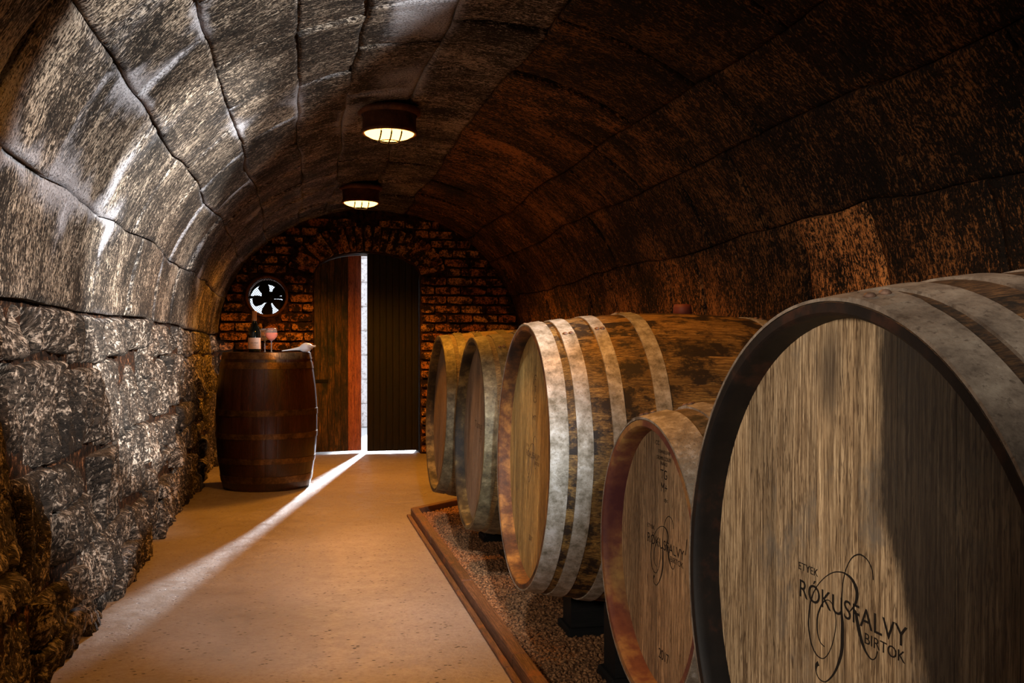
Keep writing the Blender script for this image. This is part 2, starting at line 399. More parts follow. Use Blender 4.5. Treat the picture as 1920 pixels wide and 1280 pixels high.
def shell(name, s0, s1, mat):
    ns = max(4, int((s1 - s0) / .05)); ny = 160
    S, Y = np.meshgrid(np.linspace(s0, s1, ns), np.linspace(Y0, Y1, ny), indexing='ij')
    h = -.04 + .022 * fbm(S * 14, Y * 14, 3)
    V = P(S, Y, h).reshape(-1, 3)
    n = len(V); b = P(S, Y, h * 0 - .20).reshape(-1, 3); V = np.r_[V, b]
    i = np.arange((ns - 1) * (ny - 1)); r, c_ = i // (ny - 1), i % (ny - 1); q = r * ny + c_
    Fc = np.c_[q, q + ny, q + ny + 1, q + 1]
    Fc = np.r_[Fc, Fc[:, ::-1] + n]
    e = [(k, k + 1, n + k + 1, n + k) for k in range(ny - 1)] + [((ns - 1) * ny + k + 1, (ns - 1) * ny + k, n + (ns - 1) * ny + k, n + (ns - 1) * ny + k + 1) for k in range(ny - 1)]
    Fc = [tuple(f) for f in Fc] + e
    uv = np.c_[S.ravel(), Y.ravel()]; uv = np.r_[uv, uv]
    return tag(mk(name, V, Fc, mat, smooth=True, uv=uv), kind='structure')
wall_left = shell('wall_left', 0.0, S_LEFT, M['mortar'])
ceiling = shell('ceiling', S_LEFT, S_RIGHT, M['mortar'])
wall_right = shell('wall_right', S_RIGHT, SMAX, M['mortar'])

def stone(parent, s0, s1, y0, y1, res, amp, gap, mat, seed, tone, rubble=False):
    nu = max(4, int((s1 - s0) / res) + 2); nv = max(4, int((y1 - y0) / res) + 2)
    U, Vv = np.meshgrid(np.linspace(0, 1, nu), np.linspace(0, 1, nv), indexing='ij')
    Sg = s0 + (s1 - s0) * U; Yg = y0 + (y1 - y0) * Vv
    j = lambda t, k: gap * (.35 + 1.1 * fbm(t * 7 + seed, t * 0 + k, seed + k, 3))
    sl = s0 + j(Yg, 1); sh = s1 - j(Yg, 2); ky = 2.6 if rubble else (1.0 + (4.0 if seed % 6 == 0 else .6)); yl = y0 + j(Sg, 3) * ky; yh = y1 - j(Sg, 4) * ky
    if rubble:
        jt = lambda k: ((seed * k) % 17 / 17 - .5) * .05
        if s0 > .1: sl = sl + jt(5)
        if s1 < 1.0: sh = sh + jt(7)
    S = sl + (sh - sl) * U; Y = yl + (yh - yl) * Vv
    e = np.minimum(np.minimum(U, 1 - U) * (s1 - s0), np.minimum(Vv, 1 - Vv) * (y1 - y0))
    gy = gap * (1.5 if rubble else 1)
    h = amp * 1.6 * (fbm(S * 3.2 + seed, Y * 3.2, 21, 3) - .5) + (((seed * 5) % 7 / 7 - .5) * .08 * (U - .5) + ((seed * 11) % 13 / 13 - .5) * .08 * (Vv - .5)) * (1 if rubble else .3)
    h += amp * 1.1 * (fbm(S * 6, Y * 22, 33, 4) - .5)             # tooling ridges along the arc
    if rubble:
        rd = 1 - np.abs(2 * fbm(S * 3.5, Y * 12 + .8 * vn(S * 3, Y * 2, 3), 44, 4) - 1)
        h += amp * 1.7 * (rd - .7) + 1.3 * amp * (fbm(S * 9, Y * 40, 55, 4) - .5)
    else:
        h += amp * .6 * (fbm(S * 30, Y * 60, 55, 2) - .5)
    h += ((seed * 37) % 11 / 11 - .5) * amp * (1.6 if rubble else .7)
    h -= (.020 if rubble else .006) * np.exp(-e / (.005 if not rubble else .006))
    if rubble:
        cr_ = np.abs(fbm(S * 3 + 5, Y * 6 + seed, 91, 4) - .5); h -= .022 * np.exp(-(cr_ / .012) ** 2)
    S2, Y2 = warp(S, Y)
    Y2 = np.minimum(Y2, 8.98)
    Vf = P(S2, Y2, h).reshape(-1, 3)
    # skirt
    ring = [u * nv for u in range(nu)] + [(nu - 1) * nv + v for v in range(1, nv)] + [u * nv + nv - 1 for u in range(nu - 2, -1, -1)] + [v for v in range(nv - 2, 0, -1)]
    Vb = P(S2, Y2, h * 0 - .055).reshape(-1, 3)[ring]; n = len(Vf); m = len(ring)
    i = np.arange((nu - 1) * (nv - 1)); r, c_ = i // (nv - 1), i % (nv - 1); q = r * nv + c_
    Fc = [tuple(f) for f in np.c_[q, q + nv, q + nv + 1, q + 1]]
    Fc += [(ring[k], n + k, n + (k + 1) % m, ring[(k + 1) % m]) for k in range(m)]
    xx = Vf[:, 0].reshape(nu, nv); zz = Vf[:, 2].reshape(nu, nv)
    # efflorescence near the joints of the left vault; on the crown, painted cool light
    lw = np.clip((.75 - xx) / .4, 0, 1) * np.clip((zz - .95) / .25, 0, 1)
    big = fbm(S2 * 1.7 + 4, Y2 * 1.7, 71, 3)
    patchy = np.clip((fbm(S2 * 2.6 + 9, Y2 * 2.6, 72, 3) - .47) * 9, 0, 1)
    wide = .02 + .10 * np.clip((fbm(S2 * 1.3 + 30, Y2 * 4.5, 77, 3) - .42) * 4, 0, 1)
    salt_and_light = np.clip(np.exp(-(e / .014) ** 2) * .6 + np.exp(-(e / wide) ** 2) * np.clip((big - .50) * 8, 0, 1), 0, 1) * lw * (.25 + .75 * patchy)
    st = 1.3 * np.exp(-(((xx - .46) / .13) ** 4)) * np.clip((4.9 - Y2) * 1.6, 0, 1) * (zz > 1.8)
    salt_and_light = np.clip(salt_and_light + st * np.clip((big - .25) * 4, 0, 1), 0, 1)
    tn = np.full_like(salt_and_light, tone)
    fl = np.clip(big * .8 - .25, 0, 1) * (1 if not rubble else .5)
    # pale, flaky zone of the right haunch and left haunch
    fl = fl + .75 * np.clip((fbm(S2 * 2.2, Y2 * 5, 83, 3) - .38) * 5, 0, 1) * np.exp(-((Y2 - 5.4) / 1.1) ** 2) * np.exp(-((xx - 1.35) / .45) ** 2) * (zz > 1.4)
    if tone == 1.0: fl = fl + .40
    mask = np.stack([salt_and_light.ravel(), fl.ravel(), tn.ravel()], -1)
    mask = np.r_[mask, mask[ring]]; uvv = np.c_[S2.ravel(), Y2.ravel()]; uvv = np.r_[uvv, uvv[ring] + .055]
    return mk('stone', np.r_[Vf, Vb], Fc, mat, parent, True, uvv, mask)

crs_left = [s_z(-.02), s_z(.31), s_z(.62), s_z(.93), S_LEFT]
crs_top = [S_LEFT] + [s_dir(d) for d in (145, 122, 106, 90, 79, 66, 53.3, 34.4, 25.2, 14.4)]
crs_right = [S_RIGHT, s_z(1.0, True), s_z(.5, True), s_z(-.02, True)]
seed = 1
R_ = random.Random(5)
for ci in range(len(crs_left) - 1):
    y = 1.35 - .3 * (ci % 2) - R_.random() * .1
    while y < 8.8:
        w = R_.uniform(.30, .62); y2 = min(y + w, 9.0)
        if 9.0 - y2 < .2: y2 = 9.0
        s0, s1 = crs_left[ci], crs_left[ci + 1]
        near = y < 6
        if ci in (0, 1, 2) and R_.random() < .35 and w > .38:      # split into two thin stones
            sm = s0 + (s1 - s0) * R_.uniform(.35, .65)
            for (p, q) in ((s0, sm), (sm, s1)):
                stone(wall_left, p, q, y, y2, .012 if near else .020, .030, .013, M['rubble'], seed, R_.uniform(.3, .62), True); seed += 1
        else:
            stone(wall_left, s0, s1, y, y2, .012 if near else .020, .030, .013, M['rubble'], seed, R_.uniform(.3, .62), True); seed += 1
        y = y2
        if y >= 9.0: break
for ci in range(len(crs_top) - 1):
    right = ci >= 7
    y = 1.2 + (.35 if ci % 2 else 0) + R_.random() * .12
    while y < 8.8:
        y2 = min(y + R_.uniform(.48, .78), 9.0)
        if 9.0 - y2 < .25: y2 = 9.0
        stone(ceiling, crs_top[ci], crs_top[ci + 1], y, y2, .018, .011, .0028, M['stone_lamplit'] if right else M['stone'], seed, R_.uniform(.42, .6) if not right else R_.uniform(.22, .5) * (.45 + .55 * min(1, max(0, (y - 2.2) / 1.6)))); seed += 1  # right-hand stones painted darker towards the camera, shade put into the tone
        y = y2
        if y >= 9.0: break
for ci in range(len(crs_right) - 1):
    ys = [1.35, 1.9, 2.43, 3.02, 3.55, 4.1, 4.6, 5.0, 5.4, 5.95, 6.5, 7.1, 7.7, 8.35, 9.0] if ci == 0 else list(np.arange(1.6, 8.9, .62)) + [9.0]
    for k in range(len(ys) - 1):
        tone = R_.uniform(.3, .5) * (.5 + .5 * min(1, max(0, (ys[k] - 1.6) / 1.2)))  # shade of the near end painted in as a darker tone
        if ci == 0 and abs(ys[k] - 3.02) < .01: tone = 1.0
        stone(wall_right, crs_right[ci], crs_right[ci + 1], ys[k], ys[k + 1], .024 if ci == 0 else .04, .013, .004, M['stone_lamplit'], seed, tone); seed += 1

# back wall behind the camera
V, Fc = box(-1.0, 2.3, -3.2, -2.98, -.05, 2.5)
wb = mk('wall_back', V, Fc, M['wall_mortar']); tag(wb, kind='structure')

# ------------------------------------------------------------------ floor
V, Fc = box(-.95, 2.3, -3.2, 9.2, -.12, 0)
fl = tag(mk('floor', V, Fc, M['floor']), kind='structure')

# ------------------------------------------------------------------ end wall (bricks, door opening, fan hole)
WY = 8.90                                     # face of the mortar
DX0, DX1, DZ, DA = .115, 1.085, 1.62, .235    # door opening: jambs, springing, rise
FX, FZ, FR = -.30, 1.445, .185
DC = (DX0 + DX1) / 2; DH = (DX1 - DX0) / 2
def door_top(x):
    t = max(0, 1 - ((x - DC) / DH) ** 2); return DZ + DA * t ** .42
def curve_solid(name, loops, y0, y1, mat):
    cu = bpy.data.curves.new(name, 'CURVE'); cu.dimensions = '2D'; cu.fill_mode = 'BOTH'; cu.extrude = (y1 - y0) / 2
    for lp in loops:
        sp = cu.splines.new('POLY'); sp.points.add(len(lp) - 1); sp.use_cyclic_u = True
        for p, (x, z) in zip(sp.points, lp): p.co = (x, z, 0, 1)
    o = bpy.data.objects.new('tmp', cu); COL.objects.link(o)
    dg = bpy.context.evaluated_depsgraph_get(); me = bpy.data.meshes.new_from_object(o.evaluated_get(dg))
    bpy.data.objects.remove(o)
    me.transform(Matrix(((1, 0, 0, 0), (0, 0, -1, (y0 + y1) / 2), (0, 1, 0, 0), (0, 0, 0, 1))))
    me.name = name; me.materials.clear(); me.materials.append(mat)
    ob = bpy.data.objects.new(name, me); COL.objects.link(ob); return ob
outer = [(-.9, 0), (-.9, 1.1)] + [(XC - 1.55 * math.cos(t), 1.1 + 1.36 * math.sin(t)) for t in np.linspace(0.02, math.pi - .02, 40)] + [(2.2, 1.1), (2.2, 0), (DX1, 0)]
dl = [(DX1 - (DX1 - DX0) * (.5 - .5 * math.cos(math.pi * k / 40)), 0) for k in range(41)]
outer += [(x, door_top(x)) for x, _ in dl] + [(DX0, 0)]
hole = [(FX + (FR - .012) * math.cos(t), FZ + (FR - .012) * math.sin(t)) for t in np.linspace(0, 2 * math.pi, 48, endpoint=False)]
wall_end = curve_solid('wall_back_end', [outer, hole], WY, WY + .34, M['wall_mortar'])
wall_end.name = 'wall_far'; tag(wall_end, kind='structure')

def brick_mesh(w, h, d, sd):
    r = random.Random(sd); b = bmesh.new(); bmesh.ops.create_cube(b, size=1)
    bmesh.ops.subdivide_edges(b, edges=b.edges[:], cuts=1, use_grid_fill=True)
    for v in b.verts:
        cx = abs(v.co.x) > .49 and abs(v.co.z) > .49
        v.co = Vector((v.co.x * (w - (.012 if cx else 0)) + r.uniform(-.004, .004), v.co.y * d + r.uniform(-.004, .004), v.co.z * (h - (.010 if cx else 0)) + r.uniform(-.004, .004)))
    me = bpy.data.meshes.new('brick'); b.to_mesh(me); b.free(); me.materials.append(M['brick']); return me
bm_cache = {}
def brick(cx, cz, w, h, rot=0, y=None, parent=None):
    k = (round(w, 2), round(h, 3), R_.randint(0, 4))
    if k not in bm_cache: bm_cache[k] = brick_mesh(k[0], h, .07, hash(k) & 0xffff)
    m4 = Matrix.Translation((cx, (y if y is not None else WY) + .01 + R_.uniform(-.012, .010), cz)) @ Matrix.Rotation(rot, 4, 'Y')
    return inst('brick', bm_cache[k], parent or wall_end, m4)
RH = .0865; row = 0; z = .045
while z < 2.2:
    hw = EA * math.sqrt(max(0, 1 - ((z - ZC) / EB) ** 2)) if z > ZC else EA
    x0, x1 = XC - hw + .01, XC + hw - .01
    cuts = []
    VR = .27                                   # voussoir ring depth
    if z < DZ: cuts.append((DX0 - .0, DX1 + .0))
    else:
        w_ = [x for x in np.linspace(x0, x1, 200) if z < DZ + (DA + VR) * max(0, 1 - ((x - DC) / (DH + VR * .95)) ** 2) ** .46 and abs(x - DC) < DH + VR * .95]
        if w_: cuts.append((min(w_), max(w_)))
    dz = abs(z - FZ)
    if dz < FR + .03:
        c_ = math.sqrt(max(0, (FR + .012) ** 2 - max(0, dz - .035) ** 2)); cuts.append((FX - c_, FX + c_))
    cuts.sort(); segs = []; p = x0
    for c0, c1 in cuts:
        if c0 > p: segs.append((p, c0))
        p = max(p, c1)
    if p < x1: segs.append((p, x1))
    for a0, a1 in segs:
        x = a0; first = True
        while x < a1 - .03:
            w = .245 if not (first and row % 2) else .13
            if a1 - x - w < .07: w = a1 - x
            w = min(w, .32)
            brick(x + w / 2, z, w - .014, .068); x += w; first = False
    z += RH; row += 1
NV = 24
for k in range(NV + 1):                        # radial bricks over the door
    t = math.pi * (.06 + .88 * k / NV); ct, st_ = math.cos(t), math.sin(t)
    x = DC + DH * math.copysign(abs(ct) ** .9, ct); zt = door_top(x)
    nx, nz = ct * .85, max(.12, st_); l = math.hypot(nx, nz); nx /= l; nz /= l
    ln = .235
    brick(x + nx * ln / 2, zt + nz * ln / 2 + .01, .235, .060, -math.atan2(nz, nx), WY - .012)

# ring of mortar + duct for the fan
fan = thing('extractor_fan', 'round black extractor fan behind wire mesh in the brick wall', 'fan', (FX, WY + .02, FZ))
R90 = Matrix.Rotation(math.radians(90), 4, 'X')
def add(name, VF, mat, parent, m4=None, smooth=True):
    V, Fc = VF; o = mk(name, V, Fc, mat, parent, smooth)
    if m4 is not None: o.data.transform(m4)
    return o
add('duct', lathe([(.172, -.30), (.180, -.30), (.180, .015), (.188, .015), (.188, .03), (.165, .03), (.165, -.30)], 48, False), M['rust'], fan, R90)
add('hub', lathe([(.0, .0), (.036, .0), (.040, -.012), (.040, -.07), (.028, -.085), (.0, -.085)], 28, False), M['black'], fan, Matrix.Translation((.02, .06, -.02)) @ R90)
V, Fc = lathe([(.180, -.30), (.180, -.29), (.146, -.29), (.146, -.30)], 40, False); Fc += [(3 * 40 + k, 3 * 40 + (k + 1) % 40, (k + 1) % 40, k) for k in range(40)]
V = [(x * 1 + (-.014 if math.hypot(x, y) < .15 else 0), y + (-.020 if math.hypot(x, y) < .15 else 0), z) for x, y, z in V]
add('back_plate', (V, Fc), M['black'], fan, R90)
for k in range(5):
    t = math.radians(100 + 72 * k)
    V = []; Fc = []
    for i in range(7):
        r = .035 + (.150 - .035) * i / 6; hw = .018 + .030 * math.sin(min(1, i / 4.2) * math.pi / 2); hw *= 1 if i < 6 else .72
        for jx in (-1, -.33, .33, 1):
            V.append((r if abs(jx) < 1 or i < 6 else r - .006, .09 + jx * hw * .35, jx * hw))
    for i in range(6):
        for j in range(3):
            q = i * 4 + j; Fc.append((q, q + 4, q + 5, q + 1))
    n0 = len(V); V += [(x, y + .003, z) for x, y, z in V]; Fc += [tuple(n0 + i for i in f[::-1]) for f in Fc]
    add('blade', (V, Fc), M['black'], fan, Matrix.Translation((.02, 0, -.02)) @ Matrix.Rotation(t, 4, 'Y'))
add('motor_bracket', join([box(-.165, .165, .17, .185, -.012, .012), box(-.05, .05, .12, .2, -.05, .05)]), M['black'], fan, None, False)
parts = []
for i in range(-11, 12):
    o_ = i * .0148; l = math.sqrt(.166 ** 2 - o_ ** 2) if abs(o_) < .166 else 0
    if l > .02:
        c, s_ = math.cos(.7), math.sin(.7)
        parts.append(tube([(o_ * c - l * s_, -.012, o_ * s_ + l * c), (o_ * c + l * s_, -.012, o_ * s_ - l * c)], .0017, 4))
        parts.append(tube([(o_ * s_ - l * c, -.014, -o_ * c - l * s_), (o_ * s_ + l * c, -.014, -o_ * c + l * s_)], .0017, 4))
g = add('wire_mesh', join(parts), M['black'], fan, None, False)

# ------------------------------------------------------------------ door leaves
def leaf(name, x0, x1, npl, mat, hinge_left, ang, label):
    hx = x0 if hinge_left else x1
    root = thing(name, label, 'door', (hx, 9.0, 0), ang)
    w = (x1 - x0) / npl
    for k in range(npl):
        a0 = x0 + k * w + .0008; a1 = x0 + (k + 1) * w - .0008
        n = 6; V = []; Fc = []
        for yy in (0, .032):
            for i in range(n + 1):
                x = a0 + (a1 - a0) * i / n; sx = min(max(x, DX0 + .002), DX1 - .002)
                ch = .003 if (i in (0, n) and yy == 0) else 0
                V.append((x - hx, yy + ch, .022)); V.append((x - hx, yy + ch, door_top(sx) - (.007 if hinge_left else .001)))
        m = 2 * (n + 1)
        for i in range(n):
            q = 2 * i; Fc += [(q, q + 2, q + 3, q + 1), (m + q, m + q + 1, m + q + 3, m + q + 2), (q + 1, q + 3, m + q + 3, m + q + 1), (q, m + q, m + q + 2, q + 2)]
        Fc += [(0, 1, m + 1, m), (2 * n, m + 2 * n, m + 2 * n + 1, 2 * n + 1)]
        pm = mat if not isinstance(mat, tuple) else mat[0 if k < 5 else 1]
        mk('plank', V, Fc, pm, root)
    V = []; Fc = []; n = 16
    for yy in (.030, .036):
        for i in range(n + 1):
            x = x0 + .004 + (x1 - x0 - .008) * i / n; V += [(x - hx, yy, .03), (x - hx, yy, door_top(min(max(x, DX0 + .002), DX1 - .002)) - .02)]
    m = 2 * (n + 1)
    for i in range(n):
        q = 2 * i; Fc += [(q, q + 2, q + 3, q + 1), (m + q, m + q + 1, m + q + 3, m + q + 2), (q + 1, q + 3, m + q + 3, m + q + 1), (q, m + q, m + q + 2, q + 2)]
    Fc += [(0, 1, m + 1, m), (2 * n, m + 2 * n, m + 2 * n + 1, 2 * n + 1)]
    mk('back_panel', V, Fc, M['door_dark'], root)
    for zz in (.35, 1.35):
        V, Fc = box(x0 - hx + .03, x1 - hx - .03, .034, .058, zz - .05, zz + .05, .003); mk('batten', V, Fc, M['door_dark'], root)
    if not hinge_left: return root
    V, Fc = box(*( (x0 - hx - .0, x0 - hx + .13) if hinge_left else (x1 - hx - .30, x1 - hx)), -.006, -.0005, .66, .69, .001)
    mk('hinge_strap', V, Fc, M['black'], root)
    return root
leaf('door_leaf', DX0 + .004, .566, 7, (M['door_worn'], M['door_gaplit']), True, math.radians(13), 'worn red-brown plank door leaf standing ajar behind the upright barrel')
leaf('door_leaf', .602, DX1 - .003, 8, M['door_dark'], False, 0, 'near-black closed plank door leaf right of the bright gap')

# threshold + outside
V, Fc = box(-6, 6, 9.2, 24, -.14, 0.0); og = tag(mk('ground', V, Fc, M['outground']), kind='structure')
bw = thing('boundary_wall', 'pale sunlit block wall outside, seen through the door gap', 'wall', (.45, 12.0, 0))
for r_ in range(11):
    for c_ in range(3):
        V, Fc = box(-.55 + c_ * .36 + .004, -.19 + c_ * .36 - .004, 0, .2, .0 + r_ * .3 + .004, .3 + r_ * .3 - .006, .012)
        mk('block', V, Fc, M['outwall'], bw)
V, Fc = box(-.55, .53, .02, .18, 0, 3.29); mk('mortar_core', V, Fc, M['outwall'], bw)

# ------------------------------------------------------------------ ceiling lamps
def lamp(y, label, power):
    x = .453; zc = float(ZC + EB * math.sqrt(1 - ((x - XC) / EA) ** 2))
    zb = 2.10
    root = thing('ceiling_lamp', label, 'lamp', (x, y, zb), 0, 'caged lamps on the vault crown')
    add('mounting_plate', lathe([(.0, .125), (.165, .125), (.165, .100), (.145, .092)], 40, False), M['rust'], root)
    add('housing', lathe([(.140, .125), (.140, .02), (.148, .012), (.148, -.004), (.132, -.004), (.132, .02), (.128, .11), (0, .11)], 48, False), M['rust'], root)
    add('lamp_glass', lathe([(.131, .006), (.126, -.006), (.105, -.018), (.07, -.028), (.03, -.033), (.0, -.034)], 40, False), M['lamp_glass'], root)
    for k in range(3):
        o_ = (k - 1) * .052; l = math.sqrt(.14 ** 2 - o_ ** 2)
        add('cage_bar', tube([(o_, -l * math.cos(a_), -.005 - .036 * math.sin(a_) ** .7 * (1 - abs(o_) * 3)) if 0 < a_ < math.pi else (o_, -l * math.cos(a_), .004) for a_ in np.linspace(0, math.pi, 13)], .0042, 6), M['black'], root)
    add('cage_ring', tube([(.05 * math.cos(t), .05 * math.sin(t), -.043) for t in np.linspace(0, 2 * math.pi, 24, endpoint=False)], .0026, 6, True), M['black'], root)
    light('lamp_light', 'SPOT', (x, y, zb - .06), power, LAMP_COL, (x, y, 0), spot_size=math.radians(148), spot_blend=.5, shadow_soft_size=.10)
lamp(5.06, 'nearer caged round lamp glowing orange on the vault crown', 110)
lamp(7.50, 'farther caged round lamp glowing orange near the brick wall', 190)
lamp(2.50, 'caged round lamp above the gravel bed, overhead', 60)

# ------------------------------------------------------------------ gravel bed and kerb
def bed_limit(x): return 5.55 + (x - .66) * .97
KX = .62
n = 90; m = 200
gx = np.linspace(KX + .05, 2.0, n); gy = np.linspace(-2.9, 6.9, m)
GX, GY = np.meshgrid(gx, gy, indexing='ij'); GY = np.minimum(GY, 5.5 + (GX - .66) * .97)
GZ = .012 + .022 * fbm(GX * 2.2, GY * 2.2, 9, 3)
V = np.stack([GX, GY, GZ], -1).reshape(-1, 3)
i = np.arange((n - 1) * (m - 1)); r, c_ = i // (m - 1), i % (m - 1); q = r * m + c_
gb = mk('gravel_bed', V, np.c_[q, q + m, q + m + 1, q + 1], M['gravel'], None, True); tag(gb, kind='structure')
ph = (1 + 5 ** .5) / 2
ico = np.array([(-1, ph, 0), (1, ph, 0), (-1, -ph, 0), (1, -ph, 0), (0, -1, ph), (0, 1, ph), (0, -1, -ph), (0, 1, -ph), (ph, 0, -1), (ph, 0, 1), (-ph, 0, -1), (-ph, 0, 1)]) / 1.9
icf = np.array([(0, 11, 5), (0, 5, 1), (0, 1, 7), (0, 7, 10), (0, 10, 11), (1, 5, 9), (5, 11, 4), (11, 10, 2), (10, 7, 6), (7, 1, 8), (3, 9, 4), (3, 4, 2), (3, 2, 6), (3, 6, 8), (3, 8, 9), (4, 9, 5), (2, 4, 11), (6, 2, 10), (8, 6, 7), (9, 8, 1)])
N = 30000
px = KX + .06 + rng.random(N) ** 1.5 * 1.3; py = rng.uniform(1.7, 6.6, N)
ok = py < 5.49 + (px - .66) * .97; px = px[ok]; py = py[ok]; N = len(px)
pz = .012 + .022 * fbm(px * 2.2, py * 2.2, 9, 3) + .002
sz = rng.uniform(.0045, .0105, (N, 1)) * rng.uniform(.6, 1.25, (N, 3)); rot = rng.uniform(0, 6.28, N)
vv = ico[None] * sz[:, None, :] * rng.uniform(.8, 1.2, (N, 12, 1))
cr, sr = np.cos(rot)[:, None], np.sin(rot)[:, None]
vx = vv[..., 0] * cr - vv[..., 1] * sr + px[:, None]; vy = vv[..., 0] * sr + vv[..., 1] * cr + py[:, None]; vz = vv[..., 2] * .8 + pz[:, None]
vv = np.stack([vx, vy, vz], -1).reshape(-1, 3); ff = (icf[None] + np.arange(N)[:, None, None] * 12).reshape(-1, 3)
me = bpy.data.meshes.new('gravel'); me.vertices.add(len(vv)); me.vertices.foreach_set('co', vv.astype(np.float32).ravel())
me.loops.add(len(ff) * 3); me.loops.foreach_set('vertex_index', ff.astype(np.int32).ravel())
me.polygons.add(len(ff)); me.polygons.foreach_set('loop_start', np.arange(0, len(ff) * 3, 3, dtype=np.int32))
me.update(calc_edges=True); me.validate(); me.materials.append(M['gravel'])
go = bpy.data.objects.new('gravel', me); COL.objects.link(go)
tag(go, 'loose brown gravel filling the bed under the large barrels', 'gravel', kind='stuff')

kerb = bpy.data.objects.new('trim_1', None); COL.objects.link(kerb); kerb.location = (KX, 0, 0); tag(kerb, kind='structure')
ys = [-2.9, -1.0, .1, 1.0, 1.9, 2.82, 3.76, 4.68, 5.56]
for k in range(len(ys) - 1):
    V, Fc = box(0 + R_.uniform(-.002, .002), .047, ys[k] + .002, ys[k + 1] - .002, .0, .052 + R_.uniform(-.001, .002), .004)
    mk('timber', V, Fc, M['kerb'], kerb)
    V, Fc = box(-.022, .0, ys[k] + .002, ys[k + 1] - .002, .0, .014, .003); mk('footing_strip', V, Fc, M['kerb'], kerb)
L = 1.9; V, Fc = box(0, L, -.02, .03, 0, .052, .004)
o = mk('timber', V, Fc, M['kerb'], kerb); o.matrix_basis = Matrix.Translation((.03, 5.54, 0)) @ Matrix.Rotation(math.radians(44), 4, 'Z')

# ------------------------------------------------------------------ barrels
def script_letter(sc):
    def ribbon(pts, ws):
        pts = [Vector((x, y, 0)) for x, y in pts]
        P2 = []; W2 = []
        for i in range(len(pts) - 1):
            p0 = pts[max(i - 1, 0)]; p1 = pts[i]; p2 = pts[i + 1]; p3 = pts[min(i + 2, len(pts) - 1)]
            for k in range(4):
                t = k / 4
                P2.append(.5 * ((2 * p1) + (p2 - p0) * t + (2 * p0 - 5 * p1 + 4 * p2 - p3) * t * t + (3 * p1 - p0 - 3 * p2 + p3) * t ** 3)); W2.append(ws[i] * (1 - t) + ws[i + 1] * t)
        P2.append(pts[-1]); W2.append(ws[-1]); V = []; Fc = []
        for i, p in enumerate(P2):
            d = (P2[min(i + 1, len(P2) - 1)] - P2[max(i - 1, 0)]); d.normalize(); n_ = Vector((-d.y, d.x, 0))
            for zz in (0, -.0006):
                V += [p + n_ * W2[i] + Vector((0, 0, zz)), p - n_ * W2[i] + Vector((0, 0, zz))]
        for i in range(len(P2) - 1):
            q = 4 * i; Fc += [(q, q + 1, q + 5, q + 4), (q + 2, q + 6, q + 7, q + 3), (q, q + 4, q + 6, q + 2), (q + 1, q + 3, q + 7, q + 5)]
        return V, Fc
    A = [(-.0615, -.0418), (-.072, -.0387), (-.0788, -.0266), (-.079, -.0098), (-.0725, .0046), (-.0622, .0164), (-.0506, .02), (-.0404, .0144), (-.0353, .0021), (-.0363, -.0145), (-.0436, -.0344), (-.0537, -.0498), (-.0665, -.0587), (-.0825, -.0573), (-.0948, -.0455), (-.1005, -.0271), (-.0994, -.0068), (-.0941, .0117), (-.0808, .0306), (-.0625, .0462), (-.0447, .0565), (-.0298, .0612), (-.0151, .0625), (-.0008, .0592), (.0086, .0509), (.0111, .041), (.0065, .0293), (-.0039, .0187)]
    wA = [.0005, .0006, .0011, .0014, .0012, .0008, .0005, .0005, .0006, .0006, .0005, .0005, .0006, .0008, .0011, .0014, .0014, .0010, .0006, .0005, .0006, .0007, .0009, .0018, .0028, .0030, .0014, .0005]
    B_ = [(.0444, .0684), (.0421, .0794), (.0332, .0889), (.0219, .0924), (.0128, .0918), (.0012, .086), (-.0081, .0761), (-.0152, .0638), (-.0198, .0493), (-.0220, .0325), (-.0228, .0162), (-.0205, .0008), (-.0203, -.0166), (-.0213, -.0344), (-.0285, -.0528), (-.0382, -.0682), (-.0507, -.0806), (-.061, -.0868), (-.0741, -.087), (-.0808, -.0808), (-.0809, -.0724), (-.0757, -.0679)]
    wB = [.0005, .0006, .0006, .0008, .0009, .0007, .0006, .0006, .0007, .0010, .0018, .0030, .0034, .0030, .0022, .0014, .0009, .0007, .0006, .0008, .0024, .0030]
    C_ = [(.0049, .0240), (.0089, .0200), (.0114, .0122), (.0161, .0005), (.0219, -.0108), (.0299, -.02), (.0388, -.025), (.0454, -.0248), (.0508, -.02), (.0539, -.0127)]
    wC = [.0006, .0020, .0030, .0032, .0026, .0015, .0008, .0006, .0006, .0006]
    V, Fc = join([ribbon(A, wA), ribbon(B_, wB), ribbon(C_, wC)])
    return [v * sc for v in V], Fc
def lettering(txt, x0, x1, y0, y1, z, mat, parent, m4, label=None, extra=None):
    cu = bpy.data.curves.new('lettering', 'FONT'); cu.body = txt; cu.size = 1; cu.extrude = .0
    o = bpy.data.objects.new('tmp', cu); COL.objects.link(o)
    dg = bpy.context.evaluated_depsgraph_get(); me = bpy.data.meshes.new_from_object(o.evaluated_get(dg)); bpy.data.objects.remove(o)
    n = len(me.vertices); co = np.empty(n * 3); me.vertices.foreach_get('co', co); co = co.reshape(-1, 3)
    lo, hi = co.min(0), co.max(0); base = 0.0; cap = .729 if len(txt) else 1
    co[:, 0] = x0 + (co[:, 0] - lo[0]) / (hi[0] - lo[0]) * (x1 - x0)
    co[:, 1] = y0 + co[:, 1] / .70 * (y1 - y0)
    co[:, 2] = z; me.vertices.foreach_set('co', co.ravel()); me.materials.clear(); me.materials.append(mat); me.name = 'lettering'
    if extra is not None: me.transform(extra)
    o = inst('lettering', me, parent, m4)
    o['label'] = label or ('black stencilled lettering ' + txt)
    return o
